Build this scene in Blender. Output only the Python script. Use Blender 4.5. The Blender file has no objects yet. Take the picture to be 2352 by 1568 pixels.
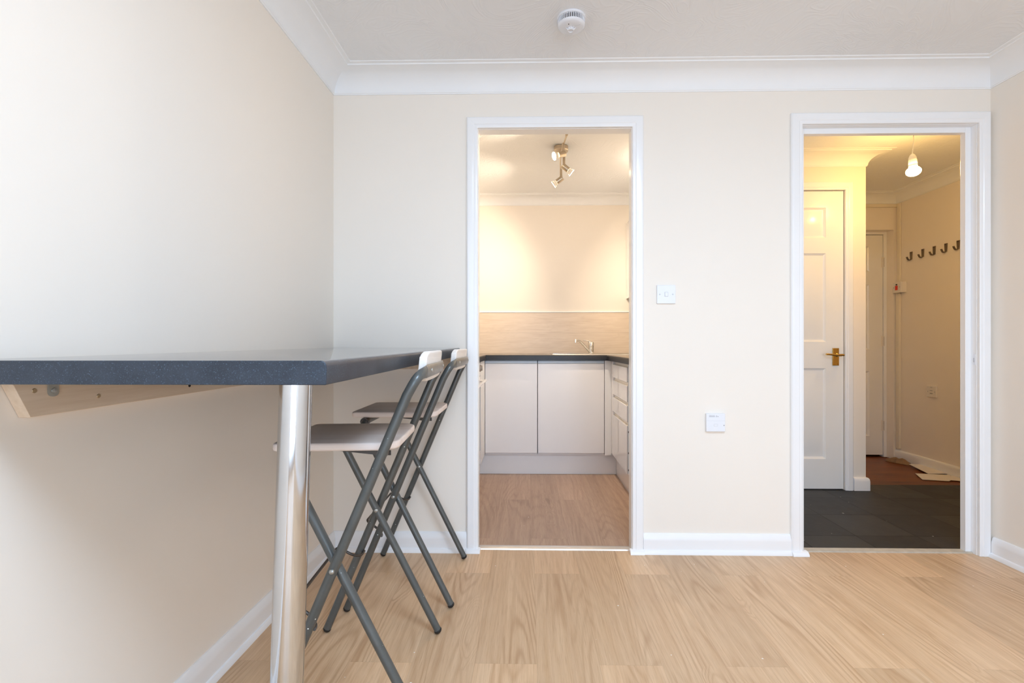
import bpy, math, random
from mathutils import Vector, Matrix
from math import pi, sin, cos, radians as R

random.seed(7)
C = bpy.context.scene.collection

# ------------------------------------------------------------------ materials
class NT:
    """tiny node-tree helper"""
    def __init__(s, name):
        m = bpy.data.materials.new(name); m.use_nodes = True
        s.m = m; s.t = m.node_tree; s.t.nodes.clear()
        s.out = s.t.nodes.new('ShaderNodeOutputMaterial')
        s.b = s.t.nodes.new('ShaderNodeBsdfPrincipled')
        s.t.links.new(s.b.outputs[0], s.out.inputs[0])
    def n(s, typ, ins=None, **kw):
        nd = s.t.nodes.new(typ)
        for k, v in kw.items(): setattr(nd, k, v)
        for k, v in (ins or {}).items(): s.put(nd.inputs[k], v)
        return nd
    def put(s, sock, v):
        if isinstance(v, bpy.types.NodeSocket): s.t.links.new(v, sock)
        else: sock.default_value = v
    def math(s, op, a, b=0.0, c=0.0):
        nd = s.n('ShaderNodeMath', operation=op)
        for i, v in enumerate((a, b, c)): s.put(nd.inputs[i], v)
        return nd.outputs[0]
    def coord(s): return s.n('ShaderNodeTexCoord').outputs['Object']
    def sep(s, v):
        nd = s.n('ShaderNodeSeparateXYZ', {0: v}); return nd.outputs
    def comb(s, x, y, z): return s.n('ShaderNodeCombineXYZ', {0: x, 1: y, 2: z}).outputs[0]
    def noise(s, vec, scale=5., detail=3., rough=.5, dist=0., out=0):
        nd = s.n('ShaderNodeTexNoise', {'Vector': vec, 'Scale': scale, 'Detail': detail, 'Roughness': rough, 'Distortion': dist})
        return nd.outputs[out]
    def ramp(s, fac, stops):
        nd = s.n('ShaderNodeValToRGB', {0: fac}); e = nd.color_ramp.elements
        while len(e) < len(stops): e.new(.5)
        for el, (p, c) in zip(e, stops):
            el.position = p; el.color = (*c, 1) if len(c) == 3 else c
        return nd.outputs[0]
    def mix(s, fac, a, b, blend='MIX'):
        nd = s.n('ShaderNodeMix', data_type='RGBA', blend_type=blend)
        s.put(nd.inputs[0], fac)
        s.put(nd.inputs[6], (*a, 1) if isinstance(a, tuple) and len(a) == 3 else a)
        s.put(nd.inputs[7], (*b, 1) if isinstance(b, tuple) and len(b) == 3 else b)
        return nd.outputs[2]
    def bump(s, h, strength=.2, dist=.002):
        nd = s.n('ShaderNodeBump', {'Height': h, 'Strength': strength, 'Distance': dist})
        s.t.links.new(nd.outputs[0], s.b.inputs['Normal'])
    def set(s, **kw):
        for k, v in kw.items():
            k = {'color': 'Base Color', 'rough': 'Roughness', 'metal': 'Metallic', 'spec': 'Specular IOR Level',
                 'emit': 'Emission Color', 'estr': 'Emission Strength', 'coat': 'Coat Weight', 'trans': 'Transmission Weight',
                 'coatr': 'Coat Roughness', 'alpha': 'Alpha', 'ior': 'IOR'}[k]
            if isinstance(v, tuple) and len(v) == 3: v = (*v, 1)
            s.put(s.b.inputs[k], v)
        return s

def plain(name, color, rough=.5, metal=0., var=.03, scale=6., bump=0., bscale=200., **kw):
    s = NT(name); co = s.coord()
    n = s.noise(co, scale, 3)
    lo = tuple(c * (1 - var) for c in color); hi = tuple(min(1, c * (1 + var)) for c in color)
    s.set(color=s.ramp(n, [(.3, lo), (.7, hi)]), rough=rough, metal=metal, **kw)
    if bump: s.bump(s.noise(co, bscale, 3), bump, .001)
    return s.m

def wall_paint(name, color):
    s = NT(name); co = s.coord()
    n = s.noise(co, 1.3, 2)
    s.set(color=s.ramp(n, [(.3, tuple(c * .985 for c in color)), (.7, color)]), rough=.72, spec=.25)
    s.bump(s.noise(co, 160, 4, .6), .10, .0012)
    return s.m

def artex(name, color):
    s = NT(name); co = s.coord()
    w = s.noise(co, 3.2, 2, .5, 1.2)
    k = s.math('SINE', s.math('MULTIPLY', w, 95.0))
    m = s.noise(co, 9, 3)
    h = s.math('MULTIPLY', s.math('POWER', s.math('ABSOLUTE', k), 5.0), m)
    s.set(color=color, rough=.8, spec=.2)
    s.bump(h, .35, .003)
    return s.m

def planks(name, cols, width, length, x0, y0, seam=.14, rough=.34, ring=30., tint=.16, speck=True, knots=True, spec=.5, gamp=.60):
    """boards running along Y"""
    s = NT(name); X, Y, Z = s.sep(s.coord())[0:3]
    u = s.math('DIVIDE', s.math('SUBTRACT', X, x0), width)
    row = s.math('FLOOR', u)
    odd = s.math('MODULO', s.math('ABSOLUTE', row), 2.0)
    v = s.math('ADD', s.math('DIVIDE', s.math('SUBTRACT', Y, y0), length), s.math('MULTIPLY', odd, .5))
    brd = s.math('FLOOR', v)
    idv = s.comb(s.math('ADD', row, .5), s.math('ADD', brd, .5), 0.)
    wn = s.n('ShaderNodeTexWhiteNoise', {'Vector': idv}, noise_dimensions='2D')
    rnd = wn.outputs['Value']; rx, ry, rz = s.sep(wn.outputs['Color'])[0:3]
    gx = s.math('ADD', X, s.math('MULTIPLY', rx, 37.)); gy = s.math('ADD', Y, s.math('MULTIPLY', ry, 51.))
    # contour lines of a stretched noise give cathedral grain
    field = s.noise(s.comb(s.math('MULTIPLY', gx, 4.2), s.math('MULTIPLY', gy, .42), 0.), 1.0, 2, .4, .15)
    wx = s.noise(s.comb(s.math('MULTIPLY', gx, 9.), s.math('MULTIPLY', gy, 3.), 7.), 1.0, 2)
    wy = s.noise(s.comb(s.math('MULTIPLY', gx, 9.), s.math('MULTIPLY', gy, 3.), 17.), 1.0, 2)
    vo = s.n('ShaderNodeTexVoronoi', {'Vector': s.comb(s.math('MULTIPLY_ADD', wx, .30, s.math('MULTIPLY', gx, 4.6)), s.math('MULTIPLY_ADD', wy, .55, s.math('MULTIPLY', gy, 1.15)), 0.), 'Scale': 1.0})
    kb = s.math('MAXIMUM', s.math('SUBTRACT', .22, vo.outputs['Distance']), 0.)
    if knots: field = s.math('ADD', field, s.math('MULTIPLY', kb, 1.1))
    wob = s.noise(s.comb(s.math('MULTIPLY', gx, 60.), s.math('MULTIPLY', gy, 7.), 0.), 1.0, 2)
    ph = s.math('ADD', s.math('MULTIPLY', field, ring * 6.0), s.math('MULTIPLY', wob, 1.3))
    rings = s.math('MULTIPLY_ADD', s.math('SINE', ph), .5, .5)
    rings = s.math('POWER', rings, 2.6)
    amp = s.noise(s.comb(s.math('MULTIPLY', gx, 7.), s.math('MULTIPLY', gy, 1.3), 3.), 1.0, 2)
    amp = s.math('SMOOTH_MIN', s.math('MAXIMUM', s.math('MULTIPLY', s.math('SUBTRACT', amp, .36), 3.4), .1), 1.0, .1)
    fib = s.noise(s.comb(s.math('MULTIPLY', gx, 330.), s.math('MULTIPLY', gy, 11.), 0.), 1.0, 3, .6)
    fib2 = s.noise(s.comb(s.math('MULTIPLY', gx, 75.), s.math('MULTIPLY', gy, 2.2), 5.), 1.0, 3, .6)
    lo, mid, hi = cols
    base = s.ramp(s.math('MULTIPLY_ADD', fib2, .75, s.math('MULTIPLY', fib, .25)), [(.3, mid), (.66, hi)])
    g = s.math('MULTIPLY', s.math('MULTIPLY', rings, amp), gamp)
    c = s.mix(g, base, lo)
    fl = s.math('MULTIPLY', s.math('MAXIMUM', s.math('SUBTRACT', fib, .48), 0.), 2.0)
    c = s.mix(fl, c, lo)
    if knots:
        kd = s.math('MULTIPLY_ADD', vo.outputs['Distance'], -16.0, 1.25)
        kd = s.math('MULTIPLY', s.math('MINIMUM', s.math('MAXIMUM', kd, 0.), 1.), .55)
        c = s.mix(kd, c, tuple(q * .72 for q in lo))
    t = s.ramp(rnd, [(0., tuple([1 - tint] * 3)), (1., (1, 1, 1))])
    st = s.noise(s.comb(s.math('MULTIPLY', gx, 26.), s.math('MULTIPLY', gy, .7), 9.), 1.0, 3, .6)
    c = s.mix(s.ramp(st, [(.42, (0, 0, 0)), (.75, (.34, .34, .34))]), c, lo)
    c = s.mix(1.0, c, t, 'MULTIPLY')
    fu = s.math('ABSOLUTE', s.math('SUBTRACT', s.math('FRACT', u), .5))
    fv = s.math('ABSOLUTE', s.math('SUBTRACT', s.math('FRACT', v), .5))
    e = s.math('MAXIMUM', s.math('GREATER_THAN', fu, .5 - .0009 / width), s.math('GREATER_THAN', fv, .5 - .0009 / length))
    c = s.mix(s.math('MULTIPLY', e, seam), c, (lo[0] * .45, lo[1] * .42, lo[2] * .4))
    if speck:
        vs = s.n('ShaderNodeTexVoronoi', {'Vector': s.comb(X, Y, 0.), 'Scale': 15.0})
        sx, sy, sz = s.sep(vs.outputs['Color'])[0:3]
        dd = s.math('LESS_THAN', vs.outputs['Distance'], s.math('MULTIPLY', sx, .055))
        dd = s.math('MULTIPLY', dd, s.math('GREATER_THAN', sy, .35))
        c = s.mix(s.math('MULTIPLY', dd, .8), c, (.85, .85, .82))
    s.set(color=c, rough=s.math('MULTIPLY_ADD', fib2, .12, rough), spec=spec)
    s.bump(s.math('SUBTRACT', s.math('MULTIPLY', fib, .5), s.math('MULTIPLY', e, 2.)), .12, .0008)
    return s.m

def wood(name, lo, hi, axis='X', rough=.5, fine=260., spec=.4, bs=1.0):
    s = NT(name); X, Y, Z = s.sep(s.coord())[0:3]
    f = {'X': (4., fine * .5, fine * .5), 'Y': (fine * .5, 4., fine * .5), 'Z': (fine * .5, fine * .5, 4.)}[axis]
    n = s.noise(s.comb(*[s.math('MULTIPLY', q, k * bs) for q, k in zip((X, Y, Z), f)]), 1., 3, .6)
    f2 = [k * .08 * bs for k in f]
    n2 = s.noise(s.comb(*[s.math('MULTIPLY', q, k) for q, k in zip((X, Y, Z), f2)]), 1., 3, .5, .4)
    s.set(color=s.ramp(s.math('MULTIPLY_ADD', n, .5, s.math('MULTIPLY', n2, .5)), [(.32, lo), (.62, hi)]), rough=rough, spec=spec)
    s.bump(n, .08, .0006)
    return s.m

def splash_mat(name, lo, hi):
    s = NT(name); X, Y, Z = s.sep(s.coord())[0:3]
    up = s.math('GREATER_THAN', Z, .177)
    n = s.noise(s.comb(s.math('MULTIPLY', X, 5.), s.math('MULTIPLY', up, 3.), s.math('MULTIPLY', Z, 90.)), 1., 4, .6, .5)
    ring = s.noise(s.comb(s.math('MULTIPLY', X, 1.6), s.math('MULTIPLY', up, 5.), s.math('MULTIPLY', Z, 9.)), 1., 2, .5, .3)
    k = s.math('POWER', s.math('MULTIPLY_ADD', s.math('SINE', s.math('MULTIPLY', ring, 90.)), .5, .5), 4.)
    c = s.mix(s.math('MULTIPLY', k, .14), s.ramp(n, [(.3, lo), (.65, hi)]), tuple(q * .86 for q in lo))
    e = s.math('LESS_THAN', s.math('ABSOLUTE', s.math('SUBTRACT', Z, .177)), .0012)
    c = s.mix(s.math('MULTIPLY', e, .4), c, tuple(q * .6 for q in lo))
    s.set(color=c, rough=.38, spec=.4); return s.m

def speckled(name, base, fleck, dens=.5, scale=260., rough=.25, amount=.55, spec=.5, cloud=None):
    s = NT(name); co = s.coord()
    v = s.n('ShaderNodeTexVoronoi', {'Vector': co, 'Scale': scale})
    r, g, b = s.sep(v.outputs['Color'])[0:3]
    d = s.math('MULTIPLY', s.math('LESS_THAN', v.outputs['Distance'], s.math('MULTIPLY', r, .42)), s.math('GREATER_THAN', g, dens))
    n = s.noise(co, 14, 4, .6)
    cl = cloud or tuple(min(1, c * 1.5) for c in base)
    c = s.ramp(n, [(.35, base), (.7, cl)])
    c = s.mix(s.math('MULTIPLY', d, amount), c, fleck)
    n2 = s.noise(co, 600, 2)
    c = s.mix(s.math('MULTIPLY', s.math('GREATER_THAN', n2, .60), amount * .35), c, fleck)
    s.set(color=c, rough=rough, spec=spec)
    return s.m

def tiles(name, x0, y0, size):
    s = NT(name); co = s.coord(); X, Y, Z = s.sep(co)[0:3]
    u = s.math('DIVIDE', s.math('SUBTRACT', X, x0), size); v = s.math('DIVIDE', s.math('SUBTRACT', Y, y0), size)
    wn = s.n('ShaderNodeTexWhiteNoise', {'Vector': s.comb(s.math('ADD', s.math('FLOOR', u), .5), s.math('ADD', s.math('FLOOR', v), .5), 0.)}, noise_dimensions='2D')
    n = s.noise(co, 7, 5, .6, .6)
    c = s.ramp(s.math('MULTIPLY_ADD', wn.outputs['Value'], .35, s.math('MULTIPLY', n, .65)), [(.25, (.015, .017, .020)), (.75, (.044, .044, .043))])
    fu = s.math('ABSOLUTE', s.math('SUBTRACT', s.math('FRACT', u), .5)); fv = s.math('ABSOLUTE', s.math('SUBTRACT', s.math('FRACT', v), .5))
    e = s.math('MAXIMUM', s.math('GREATER_THAN', fu, .5 - .0032 / size), s.math('GREATER_THAN', fv, .5 - .0032 / size))
    c = s.mix(e, c, (.004, .004, .004))
    vs = s.n('ShaderNodeTexVoronoi', {'Vector': co, 'Scale': 16.0})
    sx, sy, sz = s.sep(vs.outputs['Color'])[0:3]
    dd = s.math('MULTIPLY', s.math('LESS_THAN', vs.outputs['Distance'], s.math('MULTIPLY', sx, .085)), s.math('GREATER_THAN', sy, .35))
    c = s.mix(s.math('MULTIPLY', dd, .75), c, (.55, .53, .48))
    s.set(color=c, rough=s.math('MULTIPLY_ADD', n, .25, .38), spec=.35)
    s.bump(s.math('SUBTRACT', n, s.math('MULTIPLY', e, 1.2)), .35, .002)
    return s.m

def flecked_metal(name, base, rough, metal, fleck, rust=None):
    s = NT(name); co = s.coord()
    v = s.n('ShaderNodeTexVoronoi', {'Vector': co, 'Scale': 55.})
    r, g, b = s.sep(v.outputs['Color'])[0:3]
    d = s.math('MULTIPLY', s.math('LESS_THAN', v.outputs['Distance'], s.math('MULTIPLY', r, .10)), s.math('GREATER_THAN', g, .45))
    n = s.noise(co, 22, 4, .6)
    c = s.ramp(n, [(.3, tuple(q * .86 for q in base)), (.7, tuple(q * 1.1 for q in base))])
    c = s.mix(s.math('MULTIPLY', d, .85), c, fleck)
    s.set(color=c, rough=s.math('MULTIPLY_ADD', n, .1, rough), metal=s.math('MULTIPLY', s.math('SUBTRACT', 1., d), metal))
    return s.m

M = {}
CREAM = (.868, .812, .742)
M['paint'] = wall_paint('magnolia wall paint', CREAM)
M['ceiling'] = artex('swirled white ceiling', (.835, .85, .875))
M['coving'] = plain('white coving paint', (.87, .885, .905), .55, var=.01)
M['gloss'] = plain('white gloss woodwork', (.87, .875, .89), .22, var=.012, scale=3, bump=.05, bscale=30)
M['door'] = plain('white satin door', (.86, .855, .84), .2, var=.012, bump=.03, bscale=60)
M['oak'] = planks('pale oak laminate', ((.44, .245, .12), (.655, .43, .25), (.78, .565, .37)), .19, 1.15, .024, 2.03)
M['kitfloor'] = planks('grey brown oak vinyl', ((.25, .15, .10), (.45, .30, .215), (.56, .405, .305)), .18, 1.2, -.17, 3.0, seam=.15, rough=.4, ring=26., tint=.1, gamp=.34)
M['brown'] = wood('worn reddish brown boards', (.065, .018, .005), (.26, .076, .014), 'X', .42, 90.)
M['slate'] = tiles('dark slate tiles', 1.66, 2.464, .3035)
M['bar'] = speckled('slate grey speckled edging', (.017, .024, .037), (.10, .16, .22), .55, 420., .36, .4, .4, (.032, .043, .062))
M['bartop'] = speckled('slate grey speckled laminate top', (.045, .050, .060), (.15, .20, .26), .55, 420., .05, .4, .5, (.062, .068, .080))
M['kittop'] = speckled('black speckled edging', (.007, .007, .009), (.06, .065, .08), .6, 300., .4, .5)
M['kittopface'] = speckled('black speckled laminate top', (.012, .012, .014), (.08, .08, .09), .6, 300., .10, .4)
def topface(o, mat, zmin=.85):
    o.data.materials.append(mat)
    for p in o.data.polygons:
        if p.normal.z > .85 and p.center.z + o.location.z > zmin: p.material_index = 1
    return o
M['chrome'] = plain('chrome', (.60, .615, .64), .09, 1., var=.05, scale=9)
M['tapchrome'] = plain('polished tap chrome', (.78, .77, .75), .06, 1., var=.02)
M['steel'] = plain('brushed stainless steel', (.62, .60, .57), .25, 1., var=.05)
M['nickel'] = plain('brushed nickel', (.52, .44, .34), .3, 1., var=.05)
M['zinc'] = plain('dull zinc', (.40, .40, .37), .5, .7, var=.1, scale=40)
M['tube'] = flecked_metal('grey painted steel tube', (.105, .113, .112), .27, .35, (.75, .78, .76))
M['band'] = plain('flattened bare grey steel', (.30, .30, .29), .38, .8, var=.12, scale=60)
M['black'] = plain('black rubber', (.012, .011, .011), .55, var=.1)
M['wire'] = plain('dark steel rod', (.075, .066, .060), .35, .6, var=.1)
M['rivet'] = plain('bright rivet steel', (.42, .42, .40), .35, .8)
M['seat'] = wood('white stained wooden seat', (.72, .59, .52), (.86, .76, .71), 'X', .42, 190.)
M['backw'] = wood('white stained backrest', (.74, .70, .67), (.86, .83, .80), 'Y', .45, 190.)
M['pine'] = wood('bare pine batten', (.62, .47, .33), (.78, .64, .50), 'Y', .6, 120.)
M['screwhead'] = plain('brass screw head', (.45, .33, .20), .4, .8)
M['hole'] = plain('dark screw hole', (.02, .012, .01), .8)
M['kitdoor'] = plain('white high gloss door', (.80, .795, .815), .09, var=.006, coat=.5, coatr=.04)
M['kitsatin'] = plain('white satin kitchen door', (.80, .795, .815), .24, var=.006)
M['carcass'] = plain('white cabinet board', (.76, .76, .775), .4, var=.01)
M['gasket'] = plain('pale blue grey plastic strip', (.50, .58, .68), .35)
M['splash'] = splash_mat('pale beech splashback', (.70, .57, .45), (.80, .68, .56))
M['ovenwhite'] = plain('white oven enamel', (.78, .75, .73), .2)
M['ovenglass'] = plain('dark oven glass', (.02, .02, .022), .05)
M['knob'] = plain('grey metal knob', (.30, .27, .25), .3, .8)
M['plastic'] = plain('white moulded plastic', (.80, .82, .87), .28, var=.005)
M['plastic_shade'] = plain('slightly greyed moulded plastic', (.58, .60, .64), .35, var=.005)
M['oldplastic'] = plain('ivory plastic', (.80, .76, .70), .3, var=.01)
M['red'] = plain('red switch rocker', (.75, .035, .012), .3)
M['dark'] = plain('dark recess', (.03, .022, .02), .7)
M['brass'] = plain('polished brass', (.62, .40, .12), .22, 1., var=.08)
M['hook'] = plain('antique pewter', (.20, .16, .12), .4, .85, var=.1)
M['paper'] = plain('white envelope paper', (.80, .76, .73), .7, var=.02)
M['crumple'] = plain('brown crumpled paper', (.28, .17, .09), .8, var=.15, scale=40)
M['text'] = plain('grey printed marks', (.34, .34, .36), .6)
M['strip'] = plain('brushed aluminium strip', (.78, .74, .70), .28, .75, var=.04)
M['hallstrip'] = plain('worn pale wooden threshold', (.55, .50, .42), .5, var=.12, scale=30)
M['pipe'] = plain('painted trunking', (.80, .74, .62), .5, var=.02)
M['cord'] = plain('white flex', (.8, .8, .78), .5)

def emis(name, col, st):
    s = NT(name); s.set(color=(.9, .9, .9), emit=col, estr=st); return s.m
M['bulb_hall'] = emis('glowing warm bulb', (1., .60, .17), 195.)
M['lamp_face'] = emis('glowing spotlight face', (1., .80, .55), 30.)
M['diffuser'] = emis('glowing opal diffuser', (.57, .765, 1.), 29.)
s = NT('window glass'); t = s.n('ShaderNodeBsdfTransparent'); g = s.n('ShaderNodeBsdfGlossy', {'Roughness': .02}); mx = s.n('ShaderNodeMixShader', {0: .06})
s.t.links.new(t.outputs[0], mx.inputs[1]); s.t.links.new(g.outputs[0], mx.inputs[2]); s.t.links.new(mx.outputs[0], s.out.inputs[0]); M['glass'] = s.m
s = NT('clear lamp glass'); s.set(color=(1., .95, .88), rough=.05, trans=.9, ior=1.2); M['lampglass'] = s.m

# ------------------------------------------------------------------ mesh builder
class MB:
    def __init__(s): s.v = []; s.f = []
    def add(s, vs, fs):
        o = len(s.v); s.v += [tuple(p) for p in vs]; s.f += [tuple(i + o for i in f) for f in fs]; return s
    def box(s, x0, x1, y0, y1, z0, z1):
        return s.add([(x0, y0, z0), (x1, y0, z0), (x1, y1, z0), (x0, y1, z0), (x0, y0, z1), (x1, y0, z1), (x1, y1, z1), (x0, y1, z1)],
                     [(0, 3, 2, 1), (4, 5, 6, 7), (0, 1, 5, 4), (1, 2, 6, 5), (2, 3, 7, 6), (3, 0, 4, 7)])
    def tube(s, pts, r, n=14, caps=True, flat=None, fixed=False):
        """pts list of Vector; r float or list of (ra, rb); ra is along the frame's first axis"""
        P = [Vector(p) for p in pts]; k = len(P)
        rs = r if isinstance(r, list) else [(r, r)] * k
        rs = [q if isinstance(q, tuple) else (q, q) for q in rs]
        T = [(P[min(i + 1, k - 1)] - P[max(i - 1, 0)]).normalized() for i in range(k)]
        ref = Vector(flat) if flat else Vector((0, 0, 1))
        if abs(T[0].dot(ref)) > .95 and not flat: ref = Vector((1, 0, 0))
        A = (ref - T[0] * ref.dot(T[0])).normalized(); vs = []; fs = []
        for i in range(k):
            if fixed: A = (ref - T[i] * ref.dot(T[i])).normalized()
            elif i: A = (A - T[i] * A.dot(T[i])).normalized()
            B = T[i].cross(A)
            for j in range(n):
                a = 2 * pi * j / n
                vs.append(P[i] + A * cos(a) * rs[i][0] + B * sin(a) * rs[i][1])
        for i in range(k - 1):
            for j in range(n):
                a, b = i * n + j, i * n + (j + 1) % n
                fs.append((a, b, b + n, a + n))
        if caps: fs += [tuple(range(n - 1, -1, -1)), tuple(range((k - 1) * n, k * n))]
        return s.add(vs, fs)
    def lathe(s, prof, origin=(0, 0, 0), axis=(0, 0, 1), n=32):
        """prof list of (radius, height along axis)"""
        ax = Vector(axis).normalized(); ref = Vector((1, 0, 0)) if abs(ax.x) < .9 else Vector((0, 1, 0))
        A = (ref - ax * ref.dot(ax)).normalized(); B = ax.cross(A); O = Vector(origin); vs = []; fs = []
        for (r, h) in prof:
            for j in range(n):
                a = 2 * pi * j / n; vs.append(O + ax * h + (A * cos(a) + B * sin(a)) * max(r, 1e-5))
        for i in range(len(prof) - 1):
            for j in range(n):
                a, b = i * n + j, i * n + (j + 1) % n; fs.append((a, b, b + n, a + n))
        fs += [tuple(range(n - 1, -1, -1)), tuple(range((len(prof) - 1) * n, len(prof) * n))]
        return s.add(vs, fs)
    def sweep(s, path, prof, side=1, closed=False, mp=None):
        """mitred sweep of prof (offset, height) along a 2-D path; mp maps (u, v, h) to 3-D"""
        mp = mp or (lambda u, v, h: (u, v, h))
        P = [Vector(p) for p in path]; k = len(P); m = len(prof); vs = []; fs = []
        def nrm(a, b):
            d = (b - a).normalized(); return Vector((-d.y, d.x)) * side
        for i in range(k):
            n1 = nrm(P[i - 1], P[i]) if (i > 0 or closed) else None
            n2 = nrm(P[i], P[(i + 1) % k]) if (i < k - 1 or closed) else None
            if n1 is None: nn = n2
            elif n2 is None: nn = n1
            else:
                b = (n1 + n2).normalized(); nn = b / max(.2, b.dot(n1))
            for (o, h) in prof: q = P[i] + nn * o; vs.append(mp(q.x, q.y, h))
        for i in range(k if closed else k - 1):
            i2 = (i + 1) % k
            for j in range(m):
                j2 = (j + 1) % m; fs.append((i * m + j, i * m + j2, i2 * m + j2, i2 * m + j))
        if not closed: fs += [tuple(range(m - 1, -1, -1)), tuple(range((k - 1) * m, k * m))]
        return s.add(vs, fs)
    def prism(s, poly, h0, h1, mp=None):
        mp = mp or (lambda u, v, h: (u, v, h)); n = len(poly)
        vs = [mp(u, v, h0) for u, v in poly] + [mp(u, v, h1) for u, v in poly]
        fs = [tuple(range(n - 1, -1, -1)), tuple(range(n, 2 * n))] + [(i, (i + 1) % n, (i + 1) % n + n, i + n) for i in range(n)]
        return s.add(vs, fs)
    def build(s, name, mat, parent=None, bevel=0., angle=35., origin=None, seg=2, xf=None):
        import bmesh
        vs = s.v
        if xf: vs = [tuple(xf @ Vector(p)) for p in vs]
        if origin is None and parent is None: origin = (0, 0, 0)
        me = bpy.data.meshes.new(name); me.from_pydata(vs, [], s.f)
        bm = bmesh.new(); bm.from_mesh(me); bmesh.ops.recalc_face_normals(bm, faces=bm.faces); bm.to_mesh(me); bm.free()
        o = bpy.data.objects.new(name, me); C.objects.link(o)
        if origin and tuple(origin) != (0, 0, 0):
            me.transform(Matrix.Translation(-Vector(origin))); o.location = origin
        me.materials.append(mat)
        me.polygons.foreach_set('use_smooth', [True] * len(me.polygons)); me.set_sharp_from_angle(angle=R(angle))
        if parent:
            o.parent = parent
            if origin is None: pass
        if bevel:
            b = o.modifiers.new('Bevel', 'BEVEL'); b.width = bevel; b.segments = seg; b.limit_method = 'ANGLE'; b.angle_limit = R(40)
            b.harden_normals = False
        return o

def rrect(u0, u1, v0, v1, r, n=6):
    rs = r if isinstance(r, (list, tuple)) else [r] * 4; out = []
    for (cx, cy, a0, q) in ((u1, v1, 0, rs[0]), (u0, v1, 90, rs[1]), (u0, v0, 180, rs[2]), (u1, v0, 270, rs[3])):
        sx = -1 if cx == u1 else 1; sy = -1 if cy == v1 else 1
        for i in range(n + 1):
            a = R(a0 + 90 * i / n); out.append((cx + sx * q + q * cos(a), cy + sy * q + q * sin(a)))
    return out

def smooth(pts, n=8, closed=False):
    P = [Vector(p) for p in pts]; out = []
    for i in range(len(P) - 1):
        p0 = P[max(i - 1, 0)]; p1 = P[i]; p2 = P[i + 1]; p3 = P[min(i + 2, len(P) - 1)]
        for j in range(n):
            t = j / n
            out.append(.5 * ((2 * p1) + (-p0 + p2) * t + (2 * p0 - 5 * p1 + 4 * p2 - p3) * t * t + (-p0 + 3 * p1 - 3 * p2 + p3) * t ** 3))
    out.append(P[-1]); return out

def fillet(pts, r, n=7):
    """polyline with rounded corners"""
    P = [Vector(p) for p in pts]; out = [P[0]]
    for i in range(1, len(P) - 1):
        a, b, c = P[i - 1], P[i], P[i + 1]; rr = r[i - 1] if isinstance(r, list) else r
        u = (a - b); v = (c - b); d = min(rr, u.length * .48, v.length * .48)
        s0 = b + u.normalized() * d; s1 = b + v.normalized() * d
        for j in range(n + 1):
            t = j / n; out.append(s0 * (1 - t) ** 2 + b * 2 * t * (1 - t) + s1 * t * t)
    out.append(P[-1]); return out

def struct(o): o['kind'] = 'structure'; return o
def tag(o, label, cat, group=None):
    o['label'] = label; o['category'] = cat
    if group: o['group'] = group
    return o
def thing(name, loc, label=None, cat=None, group=None, rz=0., kind=None):
    o = bpy.data.objects.new(name, None); C.objects.link(o); o.location = loc; o.rotation_euler = (0, 0, rz); o.empty_display_size = .05
    if kind: o['kind'] = kind
    if label: tag(o, label, cat, group)
    return o
def rel(mb, loc):
    """shift a builder's world coordinates into the local frame of an empty at loc"""
    L = Vector(loc); mb.v = [tuple(Vector(p) - L) for p in mb.v]; return mb
def dup(o, parent=None):
    c = o.copy(); C.objects.link(c)
    if parent: c.parent = parent
    for ch in list(o.children): dup(ch, c)
    return c

# ------------------------------------------------------------------ main dimensions (metres; camera stands over the origin)
YW, YB = 2.245, 2.30            # living-room face and far face of the partition
XL, XR = -.923, 2.125           # side walls of the living room
YR = -3.00                      # rear wall with the window
ZC = 2.235                      # ceiling
K0, K1, KT = -.240, .480, 1.981     # kitchen doorway
H0, H1, HT = 1.262, 2.063, 1.986    # hall doorway
KX0, KX1, KY = -.93, 1.17, 4.106    # kitchen shell
HX1, HY = 3.11, 4.11                # hall right wall / far wall
DX, DY = 2.244, 3.234               # cupboard block corner in the hall

# shell ---------------------------------------------------------------------
P = M['paint']
b = MB()
b.box(XL - .1, K0, YW, YB, 0, ZC); b.box(K0, K1, YW, YB, KT, ZC); b.box(K1, H0, YW, YB, 0, ZC)
b.box(H0, H1, YW, YB, HT, ZC); b.box(H1, HX1, YW, YB, 0, ZC)
struct(b.build('wall_back', P))
struct(MB().box(XL - .1, XL, YR - .1, YW, 0, ZC).build('wall_left', P))
struct(MB().box(XR, XR + .1, YR - .1, YW, 0, ZC).build('wall_right', P))
WX0, WX1, WZ0, WZ1 = -.80, 2.00, .12, 2.12
b = MB(); b.box(XL, WX0, YR - .1, YR, 0, ZC); b.box(WX1, XR, YR - .1, YR, 0, ZC)
b.box(WX0, WX1, YR - .1, YR, 0, WZ0); b.box(WX0, WX1, YR - .1, YR, WZ1, ZC)
struct(b.build('wall_rear', P))
# kitchen shell
b = MB(); b.box(KX0 - .1, KX1 + .05, KY, KY + .1, 0, ZC); struct(b.build('wall_kitchen_back', P))
b = MB(); b.box(KX0 - .1, KX0, YB, KY, 0, ZC); struct(b.build('wall_kitchen_left', P))
b = MB(); b.box(KX1, KX1 + .05, YB, KY, 0, ZC); struct(b.build('wall_kitchen_right', P))
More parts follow.
